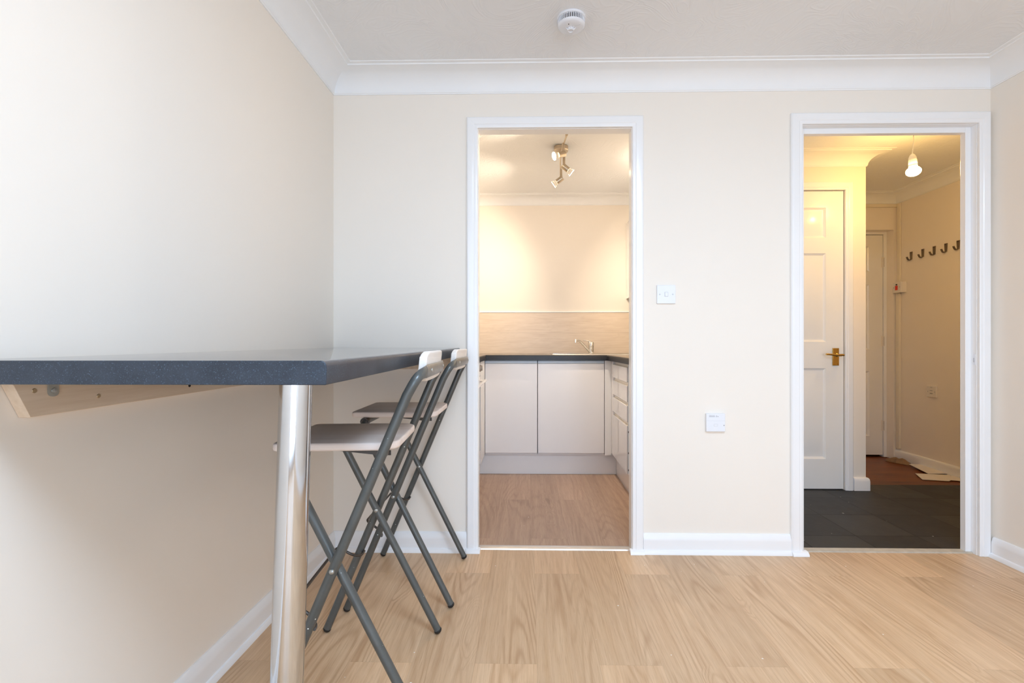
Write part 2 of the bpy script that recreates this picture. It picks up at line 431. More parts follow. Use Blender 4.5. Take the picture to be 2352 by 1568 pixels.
# hall shell
b = MB(); b.box(KX1 + .05, KX1 + .06, YB, DY, 0, ZC); struct(b.build('wall_hall_left', P))
D2X0, D2X1, D2T = 1.34, 2.100, 1.995
b = MB()
b.box(KX1 + .05, D2X0 - .005, DY, DY + .08, 0, ZC); b.box(D2X1 + .005, DX, DY, DY + .08, 0, ZC); b.box(D2X0 - .005, D2X1 + .005, DY, DY + .08, D2T + .005, ZC)
b.box(DX - .08, DX, DY + .08, HY + .2, 0, ZC)
struct(b.build('wall_hall_front', P))
RX0, RX1, RT = 2.29, 3.084, 1.941
b = MB(); b.box(DX, RX0, HY, HY + .2, 0, ZC); b.box(RX1, HX1 + .1, HY, HY + .2, 0, ZC); b.box(RX0, RX1, HY, HY + .2, RT, ZC)
struct(b.build('wall_hall_back', P))
struct(MB().box(DX - .08, HX1 + .1, HY + .2, HY + .26, -.05, ZC).build('wall_light_stop', P))  # unseen wall added behind the entrance door to stop light leaking under it
b = MB(); b.box(HX1, HX1 + .1, YB - .05, HY, 0, ZC); struct(b.build('wall_hall_right', P))

struct(MB().box(XL - .1, XR + .1, YR - .1, YW + .03, -.05, 0).build('floor', M['oak']))
struct(MB().box(KX0 - .1, KX1 + .05, YW + .03, KY + .1, -.05, -.001).build('floor_kitchen', M['kitfloor']))
struct(MB().box(KX1 + .05, HX1 + .1, YW + .03, 3.365, -.05, -.001).build('floor_hall', M['slate']))
struct(MB().box(DX - .08, HX1 + .1, 3.365, HY + .25, -.05, -.003).build('floor_entrance', M['brown']))
struct(MB().box(XL - .1, XR + .1, YR - .1, YW + .02, ZC, ZC + .05).build('ceiling', M['ceiling']))
struct(MB().box(KX0 - .1, KX1 + .05, YW + .02, KY + .1, ZC, ZC + .05).build('ceiling_kitchen', M['ceiling']))
struct(MB().box(KX1 + .05, HX1 + .1, YW + .02, HY + .25, ZC, ZC + .05).build('ceiling_hall', M['ceiling']))

# coving --------------------------------------------------------------------
def cove(p=.104, h=.090):
    pr = [(0, -h), (.004, -h), (.006, -h + .005)]
    for i in range(9):
        a = i / 8 * pi / 2
        pr.append((.008 + (p - .008) * (1 - cos(a)), (-h + .006) + (h - .014) * sin(a)))
    pr += [(p + .002, -.008), (p + .004, -.0035), (p + .020, -.0028), (p + .022, 0), (0, 0)]
    return [(o, ZC + z) for o, z in pr]
struct(MB().sweep([(XL, YR), (XL, YW), (XR, YW), (XR, YR)], cove(), side=-1, closed=True).build('trim_coving', M['coving'], angle=28))
struct(MB().sweep([(KX0, YB), (KX0, KY), (KX1, KY), (KX1, YB)], cove(.085, .075), side=-1, closed=True).build('trim_coving_kitchen', M['coving'], angle=28))
struct(MB().sweep([(KX1 + .06, YB), (KX1 + .06, DY), (DX, DY), (DX, HY), (HX1, HY), (HX1, YB)], cove(.095, .080), side=-1, closed=True).build('trim_coving_hall', M['coving'], angle=28))

# skirting ------------------------------------------------------------------
SK = [(0, .092), (.004, .092), (.009, .086), (.011, .078), (.014, .072), (.015, .060), (.015, .020), (.020, .018), (.025, .010), (.026, 0), (0, 0)]
SK2 = [(0, .086), (.006, .086), (.012, .082), (.016, .074), (.0175, .060), (.0175, 0), (0, 0)]
G = M['gloss']
AW, AT = .052, .018
struct(MB().sweep([(XL, YR), (XL, YW), (K0 - AW, YW)], SK, side=-1).build('baseboard_left', G))
struct(MB().sweep([(K1 + AW, YW), (H0 - AW - .001, YW)], SK, side=-1).build('baseboard_back', G))
struct(MB().sweep([(XR, YW - AT), (XR, YR)], SK, side=-1).build('baseboard_right', G))
struct(MB().sweep([(D2X1 + .059, DY), (DX, DY), (DX, HY - .01)], SK2, side=-1).build('baseboard_hall_front', G))
struct(MB().sweep([(HX1, HY), (HX1, YB)], SK2, side=-1).build('baseboard_hall_right', G))

# door frames ---------------------------------------------------------------
def arch_prof(w=AW, t=AT):
    return [(0, 0), (0, t * .72), (.004, t * .86), (w * .28, t * .86), (w * .34, t), (w - .006, t), (w, t - .006), (w, 0)]
def doorway(name, x0, x1, top, yf, yb, legs=True, stop=None, right_w=None):
    loc = ((x0 + x1) / 2, yf, 0); e = thing(name, loc, kind='structure')
    L = MB().sweep([(x0, 0), (x0, top), (x1, top), (x1, 0)], arch_prof(), side=1, mp=lambda u, v, h: (u, yf - h, v))
    if legs:
        for xx, q in ((x0, 1), (x1, -1)):
            o0, o1 = (xx - AW - .002, xx + .012) if q == 1 else (xx - .012, xx + AW + .002)
            L.prism([(yf, 0), (yf - .032, 0), (yf - .031, .008), (yf - .026, .016), (yf - .019, .020), (yf, .020)], o0, o1, mp=lambda u, v, h: (h, u, v))
    rel(L, loc).build('architrave', G, e, bevel=.0012)
    t = .012
    L = MB(); L.box(x0, x0 + .002, yf, yb, 0, top); L.box(x1 - .002, x1, yf, yb, 0, top); L.box(x0 + .002, x1 - .002, yf, yb, top - .002, top)
    rel(L, loc).build('door_lining', G, e)
    if stop:
        s0, s1, p = stop; L = MB()
        L.box(x0 + .002, x0 + p, s0, s1, 0, top - .002); L.box(x1 - p, x1 - .002, s0, s1, 0, top - .002); L.box(x0 + p, x1 - p, s0, s1, top - p, top - .002)
        rel(L, loc).build('door_stop', G, e, bevel=.0015)
    # far-side architrave
    L = MB().sweep([(x0, 0), (x0, top), (x1, top), (x1, 0)], arch_prof(), side=1, mp=lambda u, v, h: (u, yb + h * .5, v))
    rel(L, loc).build('far_architrave', G, e)
    return e
doorway('door_1', K0, K1, KT, YW, YB)
d = doorway('door_2', H0, H1, HT, YW, YB, legs=False, stop=(2.272, YB, .028))
L = MB().prism([(YW, 0), (YW - .036, 0), (YW - .035, .008), (YW - .028, .016), (YW - .019, .020), (YW, .020)], H0 - AW - .002, H0 + .020, mp=lambda u, v, h: (h, u, v))
rel(L, d.location).build('foot_bead', G, d, bevel=.0015)
L = MB().box(H1 - .0035, H1 - .002, 2.250, 2.262, .875, .925)
st = rel(L, d.location).build('strike_plate', M['plastic'], d); st['label'] = 'small metal strike plate'
L = MB().box(H1 - .0042, H1 - .0034, 2.253, 2.259, .888, .908); rel(L, st.parent.location).build('latch_hole', M['plastic_shade'], st)
struct(MB().prism([(2.262, -.001), (2.264, .005), (2.275, .008), (2.296, .008), (2.307, .004), (2.309, -.001)], K0 + .003, K1 - .003, mp=lambda u, v, h: (h, u, v)).build('trim_1', M['strip']))
struct(MB().prism([(2.262, -.001), (2.262, .006), (2.300, .006), (2.303, -.001)], H0 + .003, H1 - .003, mp=lambda u, v, h: (h, u, v)).build('trim_2', M['hallstrip']))

# panelled doors ------------------------------------------------------------
def panel_door(x0, x1, z0, z1, yf, th, panels):
    """front (towards -Y) with recessed and raised panels"""
    b = MB()
    xs = sorted({x0, x1} | {p[0] for p in panels} | {p[1] for p in panels}); zs = sorted({z0, z1} | {p[2] for p in panels} | {p[3] for p in panels})
    def inp(xa, xb, za, zb): return any(p[0] - 1e-6 <= xa and xb <= p[1] + 1e-6 and p[2] - 1e-6 <= za and zb <= p[3] + 1e-6 for p in panels)
    for i in range(len(xs) - 1):
        for j in range(len(zs) - 1):
            if not inp(xs[i], xs[i + 1], zs[j], zs[j + 1]):
                b.add([(xs[i], yf, zs[j]), (xs[i + 1], yf, zs[j]), (xs[i + 1], yf, zs[j + 1]), (xs[i], yf, zs[j + 1])], [(0, 1, 2, 3)])
    for (a, c, e, g) in panels:
        steps = [(0, 0), (.004, .004), (.010, .007), (.014, .010), (.018, .010), (.046, .003)]
        ring = [[(a + o, yf + d, e + o), (c - o, yf + d, e + o), (c - o, yf + d, g - o), (a + o, yf + d, g - o)] for o, d in steps]
        vs = [p for r in ring for p in r]; fs = []
        for k in range(len(ring) - 1):
            for q in range(4): fs.append((k * 4 + q, k * 4 + (q + 1) % 4, k * 4 + 4 + (q + 1) % 4, k * 4 + 4 + q))
        k = (len(ring) - 1) * 4; fs.append((k, k + 1, k + 2, k + 3)); b.add(vs, fs)
    yb = yf + th
    b.add([(x0, yf, z0), (x1, yf, z0), (x1, yf, z1), (x0, yf, z1), (x0, yb, z0), (x1, yb, z0), (x1, yb, z1), (x0, yb, z1)],
          [(4, 7, 6, 5), (0, 4, 5, 1), (1, 5, 6, 2), (2, 6, 7, 3), (3, 7, 4, 0)])
    return b
def six(x0, x1, rows, stile=.115):
    w = (x1 - x0 - 3 * stile) / 2; out = []
    for (a, c) in rows:
        out += [(x0 + stile, x0 + stile + w, a, c), (x1 - stile - w, x1 - stile, a, c)]
    return out
# hall cupboard door, facing the camera
loc = ((D2X0 + D2X1) / 2, DY, 0); e = thing('door_3', loc, kind='structure')
rows = [(.205, .812), (.988, 1.580), (1.682, 1.886)]
rel(panel_door(D2X0, D2X1, .006, D2T, DY + .006, .035, six(D2X0, D2X1, rows)), loc).build('door_leaf', M['door'], e, angle=20)
L = MB().sweep([(D2X0 - .004, 0), (D2X0 - .004, D2T + .004), (D2X1 + .004, D2T + .004), (D2X1 + .004, 0)], arch_prof(.052, .016), side=1, mp=lambda u, v, h: (u, DY - h, v))
rel(L, loc).build('architrave', G, e, bevel=.001)
HXc, HZc = 2.047, .888
L = MB().box(HXc - .021, HXc + .021, DY - .001, DY + .0055, HZc - .058, HZc + .058)
hp = rel(L, loc).build('handle_plate', M['brass'], e, bevel=.0015); hp['label'] = 'brass lever handle plate'
L = MB().lathe([(.013, 0), (.013, .006), (.0085, .010), (.0085, .045)], (HXc + .006, DY - .001, HZc + .012), (0, -1, 0), 18)
L.tube(smooth([(HXc + .022, DY - .045, HZc + .0125), (HXc + .006, DY - .047, HZc + .014), (HXc - .03, DY - .048, HZc + .013), (HXc - .07, DY - .048, HZc + .017), (HXc - .092, DY - .046, HZc + .018)]), [(.0075, .0095)] * 8 + [(.0065, .009)] * 25, 12, flat=(0, 0, 1))
rel(L, loc).build('lever', M['brass'], hp)
L = MB()
for sx in (-.013, .013):
    for sz in (-.048, .048): L.lathe([(.0035, 0), (.003, .0015), (0, .0018)], (HXc + sx, DY - .001, HZc + sz), (0, -1, 0), 10)
rel(L, loc).build('plate_screws', M['brass'], hp)
# entrance door at the end of the hall, recessed
loc = ((RX0 + RX1) / 2, HY + .08, 0); e = thing('door_4', loc, kind='structure')
FX0, FX1, FT = 2.300, 3.056, 1.915
L = MB(); L.box(RX0, FX0, HY + .078, HY + .13, 0, RT); L.box(FX1 + .003, RX1, HY + .078, HY + .13, 0, RT); L.box(FX0, FX1 + .003, HY + .078, HY + .13, FT + .004, RT)
rel(L, loc).build('door_frame', G, e, bevel=.001)
rows = [(.18, .74), (.925, 1.49), (1.60, 1.82)]
rel(panel_door(FX0 + .001, FX1, .018, FT, HY + .088, .04, six(FX0, FX1, rows, .11)), loc).build('door_leaf', M['door'], e, angle=20)
for hz in (1.68, 1.0, .27):
    L = MB()
    for k in range(5): L.tube([(FX1 + .0015, HY + .082, hz - .045 + k * .018 + .001), (FX1 + .0015, HY + .082, hz - .045 + (k + 1) * .018 - .001)], .0055, 10)
    L.box(FX1 - .012, FX1 - .001, HY + .0865, HY + .088, hz - .045, hz + .045)
    hh = rel(L, loc).build('hinge', M['oldplastic'], e); hh['label'] = 'painted butt hinge'
    L = MB().box(FX1 + .0045, FX1 + .0058, HY + .0765, HY + .0775, hz - .04, hz + .04); rel(L, loc).build('hinge_gap', M['dark'], hh)

# rear window ---------------------------------------------------------------
loc = ((WX0 + WX1) / 2, YR - .05, WZ0); e = thing('window_1', loc, kind='structure')
L = MB(); f = .055
L.box(WX0, WX1, YR - .08, YR - .02, WZ0, WZ0 + f); L.box(WX0, WX1, YR - .08, YR - .02, WZ1 - f, WZ1)
L.box(WX0, WX0 + f, YR - .08, YR - .02, WZ0 + f, WZ1 - f); L.box(WX1 - f, WX1, YR - .08, YR - .02, WZ0 + f, WZ1 - f)
xm = (WX0 + WX1) / 2; L.box(xm - f / 2, xm + f / 2, YR - .08, YR - .02, WZ0 + f, WZ1 - f)
rel(L, loc).build('window_frame', G, e, bevel=.003)
L = MB().box(WX0 + f, xm - f / 2, YR - .054, YR - .050, WZ0 + f, WZ1 - f); rel(L, loc).build('pane', M['glass'], e)
L = MB().box(xm + f / 2, WX1 - f, YR - .054, YR - .050, WZ0 + f, WZ1 - f); rel(L, loc).build('pane', M['glass'], e)
L = MB().box(WX0 - .03, WX1 + .03, YR + .0005, YR + .10, WZ0 - .025, WZ0 - .001); rel(L, loc).build('window_sill', G, e, bevel=.005)

# ------------------------------------------------------------------ breakfast bar
WF, WB = .737, 2.2395       # front and back edge of the bar top
zt = lambda y: .945 + (y - WF) / (WB - WF) * .0105
loc = (-.44, .95, 0); e = thing('breakfast_bar', loc, 'slate grey speckled breakfast bar top fixed into the corner on a single chrome leg', 'table')
TH = .038
BX1 = -.3145
def wt(u, v, h):     # v: 0..TH thickness from the underside, follows the slight fall to the front
    return (u, h, zt(h) - TH + v)
def bar_sect(h, x1):
    pr = [(XL + .005, 0.), (x1 - .001, 0.), (x1, .002), (x1, TH - .009)]
    for i in range(1, 6):
        a = i / 5 * pi / 2; pr.append((x1 - .009 * (1 - cos(a)), TH - .009 + .009 * sin(a)))
    pr += [(XL + .005, TH)]; return [wt(u, v, h) for u, v in pr]
b = MB(); A = bar_sect(WF, BX1); B2 = bar_sect(WB - .02, -.320); B3 = bar_sect(WB, -.342); n = len(A)
vs = A + B2 + B3; fs = [tuple(range(n)), tuple(range(2 * n, 3 * n))]
for k in range(2):
    for i in range(n): fs.append((k * n + i, k * n + (i + 1) % n, (k + 1) * n + (i + 1) % n, (k + 1) * n + i))
b.add(vs, fs); topface(rel(b, loc).build('worktop', M['bar'], e, bevel=.0012), M['bartop'])
# post
LX, LY = -.462, .942
b = MB(); zt0 = zt(LY) - TH
top = Vector((LX, LY, zt0 - .004)); bot = Vector((LX - .012, LY - .030, .012))
b.lathe([(.0302, 0), (.0302, (top - bot).length)], bot, top - bot, 48)
post = rel(b, loc).build('post', M['chrome'], e); post['label'] = 'thick round chrome leg'
b = MB().lathe([(.052, 0), (.052, .003), (.040, .0038)], (LX, LY, zt0), (0, 0, -1), 40); rel(b, loc).build('top_flange', M['chrome'], post)
b = MB().lathe([(.036, 0), (.036, .012), (.031, .016)], (bot.x, bot.y, 0), (0, 0, 1), 40); rel(b, loc).build('foot_cap', M['chrome'], post)
# battens
b = MB()
y0, y1, yt = .848, 2.22, .815
b.add([(XL + .001, y0, .838), (XL + .023, y0, .838), (XL + .023, yt, zt(yt) - TH - .0005), (XL + .001, yt, zt(yt) - TH - .0005),
       (XL + .001, y1, .846), (XL + .023, y1, .846), (XL + .023, y1, zt(y1) - TH - .0005), (XL + .001, y1, zt(y1) - TH - .0005)],
      [(0, 1, 2, 3), (4, 7, 6, 5), (0, 4, 5, 1), (1, 5, 6, 2), (2, 6, 7, 3), (3, 7, 4, 0)])
bt = rel(b, loc).build('wall_batten', M['pine'], e, bevel=.001)
b = MB().prism([(XL + .024, .856), (-.365, .856), (-.345, zt(YW) - TH - .001), (XL + .024, zt(YW) - TH - .001)], YW - .023, YW - .001, mp=lambda u, v, h: (u, h, v))
rel(b, loc).build('wall_batten', M['pine'], e, bevel=.001)
for (yy, zz) in ((.855, .886), (.985, .8625), (1.253, .8615)):
    m_ = M['screwhead'] if yy < 1.2 else M['hole']
    b = MB().lathe([(.0045, 0), (.004, .0008), (0, .001)], (XL + .0232, yy, zz), (1, 0, 0), 14)
    q = rel(b, loc).build('screw', m_, bt)
    if yy < 1.2:
        b = MB().box(XL + .0239, XL + .0246, yy - .003, yy + .003, zz - .0006, zz + .0006); b.box(XL + .0239, XL + .0246, yy - .0006, yy + .0006, zz - .003, zz + .003)
        rel(b, loc).build('screw_slot', M['hole'], q) if False else None
by = .888
b = MB().prism(rrect(by - .010, by + .010, .872, .9075, [.001, .001, .009, .009]), XL + .0235, XL + .026, mp=lambda u, v, h: (h, u, v))
b.box(XL + .0235, XL + .062, by - .010, by + .010, .9052, .9075)
br = rel(b, loc).build('angle_bracket', M['zinc'], e); br['label'] = 'dull zinc angle bracket'
b = MB().lathe([(.005, 0), (.0045, .0015), (0, .002)], (XL + .026, by, .8835), (1, 0, 0), 14); rel(b, loc).build('screw', M['rivet'], br)

# ------------------------------------------------------------------ folding stools
def make_stool(loc, rz, label):
    e = thing('folding_stool', loc, label, 'stool', rz=rz)
    RT_ = .0125
    # back frame : front foot -> up behind the seat -> flattened band behind the backrest -> other front foot
    yb_ = .2275
    lx = lambda z: -.194 + .42 * z
    def side(sg):
        return [(lx(.012), sg * yb_, .012), (lx(.30), sg * yb_, .30), (lx(.60), sg * yb_, .60), (lx(.80), sg * yb_, .80), (lx(.845), sg * yb_, .845)]
    near = [Vector(p) for p in side(-1)]; far = [Vector(p) for p in side(1)][::-1]
    bend = smooth([(lx(.845), -yb_, .845), (lx(.845) + .018, -yb_, .877), (.190, -.214, .893), (.201, -.182, .900), (.206, -.13, .902), (.209, 0, .902), (.206, .13, .902), (.201, .182, .900), (.190, .214, .893), (lx(.845) + .018, yb_, .877), (lx(.845), yb_, .845)], 6)
    path = near[:-1] + bend + far[1:]
    rs = []
    for p in path:
        if p.z > .86:
            t = min(1, max(0, (.222 - abs(p.y)) / .045)); rs.append((RT_ + (.0165 - RT_) * t, RT_ + (.0042 - RT_) * t))
        else: rs.append((RT_, RT_))
    # section's first axis: start with an axis in the X-Z plane that becomes vertical along the band
    MB().tube(path, rs, 18, flat=(0, 0, 1), fixed=True).build('back_frame', M['tube'], e)
    ib = [i for i, p in enumerate(path) if p.z > .88 and abs(p.y) < .186]
    MB().tube([path[i] for i in ib], [(rs[i][0] + .0005, rs[i][1] + .0005) for i in ib], 18, flat=(0, 0, 1), fixed=True).build('flattened_band', M['band'], e)
    # inner leg frame : rear foot -> pivot -> under the seat front -> other side
    yr = .200; rx = lambda z: .191 - .498 * z
    pth = fillet([(rx(.012), -yr, .012), (rx(.678), -yr, .678), (rx(.678), yr, .678), (rx(.012), yr, .012)], .05, 8)
    # subdivide is not needed; straight runs
    MB().tube(pth, RT_ - .0008, 18, flat=(0, 1, 0)).build('leg_frame', M['tube'], e)
    # rubber feet
    for (fx, fy, dx) in ((lx(.012), -yb_, .42), (lx(.012), yb_, .42), (rx(.012), -yr, -.498), (rx(.012), yr, -.498)):
        d_ = Vector((dx, 0, 1)).normalized()
        MB().lathe([(.004, -.0095), (.0095, -.0075), (.0127, -.003), (.0130, .0015), (.0128, .002)], Vector((fx, fy, .0115)) , d_, 18).build('rubber_foot', M['black'], e)
    # pivots
    for sg in (-1, 1):
        z = .42; x = lx(z)
        q = MB().lathe([(.0055, -.062 + .0), (.0055, .0128), (.005, .0155), (.0025, .0172), (0, .0176)], (x, sg * yb_, z), (0, sg, 0), 14)
        q = MB().lathe([(.0035, -.022), (.0035, .0120), (.0065, .0122), (.0055, .0150), (.0025, .0165), (0, .0168)], (x, sg * yb_, z), (0, sg, 0), 14)
        q.build('pivot_rivet', M['rivet'], e)
        MB().lathe([(.0065, 0), (.0055, .0025), (0, .004)], (x + .001, sg * (yr - RT_ + .001), z), (0, -sg, 0), 14).build('pivot_rivet', M['rivet'], e)
    # stay rod
    hz, hx = .285, lx(.285)
    rod = fillet([(hx + .010, -yb_ + .004, hz - .012), (hx + .006, -yb_ + .028, hz - .018), (hx - .014, -.176, hz - .006), (hx - .062, -.172, hz + .024), (hx - .062, .172, hz + .024), (hx - .014, .176, hz - .006), (hx + .006, yb_ - .028, hz - .018), (hx + .010, yb_ - .004, hz - .012)], .018, 6)
    MB().tube(rod, .0042, 12).build('stay_rod', M['wire'], e)
    # seat
    sx0, sx1, sy = -.200, .122, .158
    poly = rrect(sx0, sx1, -sy, sy, [.045, .018, .018, .045], 8)
    b = MB(); rings = []
    for (ins, z) in ((.004, .6935), (.001, .6955), (0, .699), (0, .7085), (.001, .7125), (.004, .7145)):
        k = 1; pts = []
        for (u, v) in poly:
            cu, cv = (sx0 + sx1) / 2, 0
            su = (u - cu) * (1 - ins / ((sx1 - sx0) / 2)) + cu; sv = v * (1 - ins / sy); pts.append((su, sv, z))
        rings.append(pts)
    n = len(poly); vs = [p for r in rings for p in r]; fs = [tuple(range(n - 1, -1, -1)), tuple(range((len(rings) - 1) * n, len(rings) * n))]
    for k in range(len(rings) - 1):
        for i in range(n): fs.append((k * n + i, k * n + (i + 1) % n, (k + 1) * n + (i + 1) % n, (k + 1) * n + i))
    b.add(vs, fs); b.build('seat', M['seat'], e, angle=50)
    for sg in (-1, 1):   # brackets under the seat
        b = MB().prism([(-.03, .6934), (-.01, .691), (.08, .6805), (.105, .6805), (.105, .6934)], sg * .150 - .0015, sg * .150 + .0015, mp=lambda u, v, h: (u, h, v))
        b.build('seat_bracket', M['wire'], e)
        MB().tube([(.098, sg * .148, .687), (.098, sg * .222, .687)], .004, 10).build('hinge_pin', M['wire'], e)
        MB().tube([(-.147, sg * .140, .679), (-.147, sg * .165, .679)], .0155, 12).build('clamp', M['wire'], e)
        MB().lathe([(.0055, 0), (.005, .003), (0, .0035)], (.088, sg * .1515, .687), (0, sg, 0), 12).build('bracket_rivet', M['rivet'], e)
    # backrest : gently curved board in front of the band
    b = MB(); prof = rrect(-.0100, .0100, 0., .080, .006, 4); ny = 22; vs = []; fs = []
    for k in range(ny + 1):
        t = -1 + 2 * k / ny; y = t * .170
        xc = .1970 - .008 * t * t
        a = abs(t); edge = max(0., (a - .80) / .20); sh = .014 * edge ** 2; lowsh = .024 * edge ** 1.5
        for (u, v) in prof:
            zz = .872 + lowsh + v / .080 * (.080 - sh - lowsh)
            vs.append((xc + u + (zz - .91) * .10, y, zz))
    m = len(prof)
    for k in range(ny):
        for i in range(m): fs.append((k * m + i, k * m + (i + 1) % m, (k + 1) * m + (i + 1) % m, (k + 1) * m + i))
    fs += [tuple(range(m - 1, -1, -1)), tuple(range(ny * m, (ny + 1) * m))]
    b.add(vs, fs); bk = b.build('backrest', M['backw'], e, angle=50, bevel=.004)
    for sg in (-1, 1):
        MB().lathe([(.0065, 0), (.006, .0025), (.003, .004), (0, .0043)], (.2085, sg * .135, .902), (1, 0, 0), 14).build('screw', M['rivet'], bk)
    return e
near = make_stool((-.477, 1.391, 0), R(4.), 'folding grey tubular bar stool with white wooden seat, the nearer one behind the chrome leg')
far = dup(near); far.location = (-.476, 1.959, 0); far.rotation_euler = (0, 0, R(.8))
far['label'] = 'folding grey tubular bar stool with white wooden seat, the farther one beside the kitchen doorway'
near['group'] = far['group'] = 'folding bar stools at the breakfast bar'

# ------------------------------------------------------------------ living-room fittings
def plate(name, cx, cz, y, w, h, t, mat, label, cat):
    e = thing(name, (cx, y, cz), label, cat)
    MB().box(-w / 2, w / 2, -t, -.0005, -h / 2, h / 2).build('face_plate', mat, e, bevel=.002)
    return e
sw = plate('light_switch', .6375, 1.203, YW, .086, .086, .009, M['plastic'], 'white single light switch on the cream wall between the doorways', 'switch')
MB().box(-.0065, .0065, -.0118, -.0088, -.009, .009).build('rocker', M['plastic'], sw, bevel=.001)
b = MB(); b.box(-.0085, .0085, -.0092, -.0089, -.011, .011); b.build('rocker_surround', M['plastic_shade'], sw)
for q in (-.030, .030): MB().lathe([(.0035, 0), (.003, .0006), (0, .0007)], (q, -.009, 0), (0, -1, 0), 12).build('screw_cap', M['plastic_shade'], sw)
so = plate('phone_socket', .863, .609, YW, .087, .083, .016, M['plastic'], 'white telephone socket with printed top panel low on the cream wall', 'socket')
MB().box(-.0432, .0432, -.0163, -.0159, .0085, .0092).build('panel_seam', M['plastic_shade'], so)
b = MB(); b.box(-.0085, .0085, -.0164, -.0159, -.0165, -.0063); b.build('jack_surround', M['plastic_shade'], so)
MB().box(-.0075, .0075, -.0168, -.0159, -.0157, -.0073).build('jack_shutter', M['plastic'], so)
MB().lathe([(.0026, 0), (.002, .0006), (0, .0007)], (.0375, -.016, -.0125), (0, -1, 0), 12).build('screw', M['text'], so)
def text(body, size, mat, loc, rot, parent, name='printed_text', ext=.0002):
    c = bpy.data.curves.new(name, 'FONT'); c.body = body; c.size = size; c.extrude = ext; c.resolution_u = 2
    o = bpy.data.objects.new(name, c); C.objects.link(o); o.location = loc; o.rotation_euler = rot; o.parent = parent
    dg = bpy.context.evaluated_depsgraph_get(); me = bpy.data.meshes.new_from_object(o.evaluated_get(dg)); bpy.data.objects.remove(o)
    o = bpy.data.objects.new(name, me); C.objects.link(o); o.location = loc; o.rotation_euler = rot; o.parent = parent
    me.materials.clear(); me.materials.append(mat); return o
text('Openreach', .0058, M['text'], (-.031, -.0162, .0318), (R(90), 0, 0), so)
MB().box(-.031, -.004, -.0163, -.0160, .0268, .0288).build('printed_line', M['text'], so)
b = MB(); b.box(.0005, .0055, -.0163, -.016, .030, .0312); b.box(.0015, .0065, -.0163, -.016, .0335, .0342); b.box(.0005, .0045, -.0163, -.016, .0265, .0285); b.box(.008, .0115, -.0163, -.016, .0265, .0300)
b.build('printed_symbol', M['text'], so)

# smoke alarm
sa = thing('smoke_alarm', (.164, 1.862, ZC), 'round white smoke alarm with slotted rim on the living room ceiling', 'smoke alarm')
MB().lathe([(.056, -.0005), (.056, -.006), (.0545, -.008), (.050, -.0085)], (0, 0, 0), (0, 0, 1), 64).build('base', M['plastic'], sa)
MB().lathe([(.0475, -.0085), (.0475, -.028)], (0, 0, 0), (0, 0, 1), 48).build('inner_drum', M['dark'], sa)
b = MB().lathe([(.052, -.027), (.0515, -.029), (.049, -.033), (.044, -.0365), (.030, -.038), (0.0, -.038)], (0, 0, 0), (0, 0, 1), 64); b.build('cover', M['plastic'], sa)
b = MB()
for k in range(46):
    a = 2 * pi * k / 46; b.tube([(.0505 * cos(a), .0505 * sin(a), -.008), (.0505 * cos(a), .0505 * sin(a), -.028)], [(.0019, .0019)] * 2, 6)
b.build('slotted_rim', M['plastic'], sa)
b = MB().lathe([(.014, -.0375), (.013, -.044), (.010, -.046), (.009, -.0435), (0, -.0435)], (-.002, .004, 0), (0, 0, 1), 32); tb = b.build('test_button', M['plastic'], sa)
for a in (200, 235, 270, 305, 340):
    b = MB(); ca, sa_ = cos(R(a)), sin(R(a)); b.tube([(-.002 + .010 * ca, .004 + .010 * sa_, -.044), (-.002 + .020 * ca, .004 + .020 * sa_, -.0385)], .0014, 8); b.build('button_rib', M['plastic'], tb)
MB().lathe([(.0024, -.0375), (.0022, -.0385), (0, -.0387)], (-.012, -.024, 0), (0, 0, 1), 14).build('indicator_light', M['dark'], sa)
b = MB(); b.box(.014, .038, -.0095, -.0085, -.0385, -.0378); b.build('cover_slot', M['plastic_shade'], sa, xf=Matrix.Rotation(R(-20), 4, 'Z'))

# ------------------------------------------------------------------ kitchen
KF = 3.548     # back-run door face
Kd = M['kitdoor']; Ca = M['carcass']
def back_unit(x0, x1, label, name='base_cabinet'):
    loc = ((x0 + x1) / 2, 3.8, 0); e = thing(name, loc, label, 'cabinet')
    b = MB().box(x0 + .001, x1 - .001, KF + .021, KY - .002, .152, .854); rel(b, loc).build('body', Ca, e)
    b = MB().box(x0 + .0015, x1 - .0015, KF + .001, KF + .0195, .167, .829)
    d_ = rel(b, loc).build('door', M['kitsatin'], e, bevel=.0015)
    b = MB().box(x0 + .0015, x1 - .0015, KF + .0001, KF + .018, .831, .849); q = rel(b, loc).build('handle_rail', M['gasket'], e, bevel=.001); q['label'] = 'pale recessed grip rail above the door'
    return e
c1 = back_unit(-.327, .0625, 'narrower white gloss base cabinet left of the sink')
c2 = back_unit(.0645, .557, 'wider white gloss base cabinet under the sink')
loc = c2.location; q = rel(MB().box(.5595, .608, KF, KF + .02, .152, .852), loc).build('filler_panel', Ca, c2, bevel=.001)
loc = c1.location; q = rel(MB().box(-.347, -.3285, 3.262, KF + .02, .152, .852), loc).build('filler_panel', Ca, c1, bevel=.001)
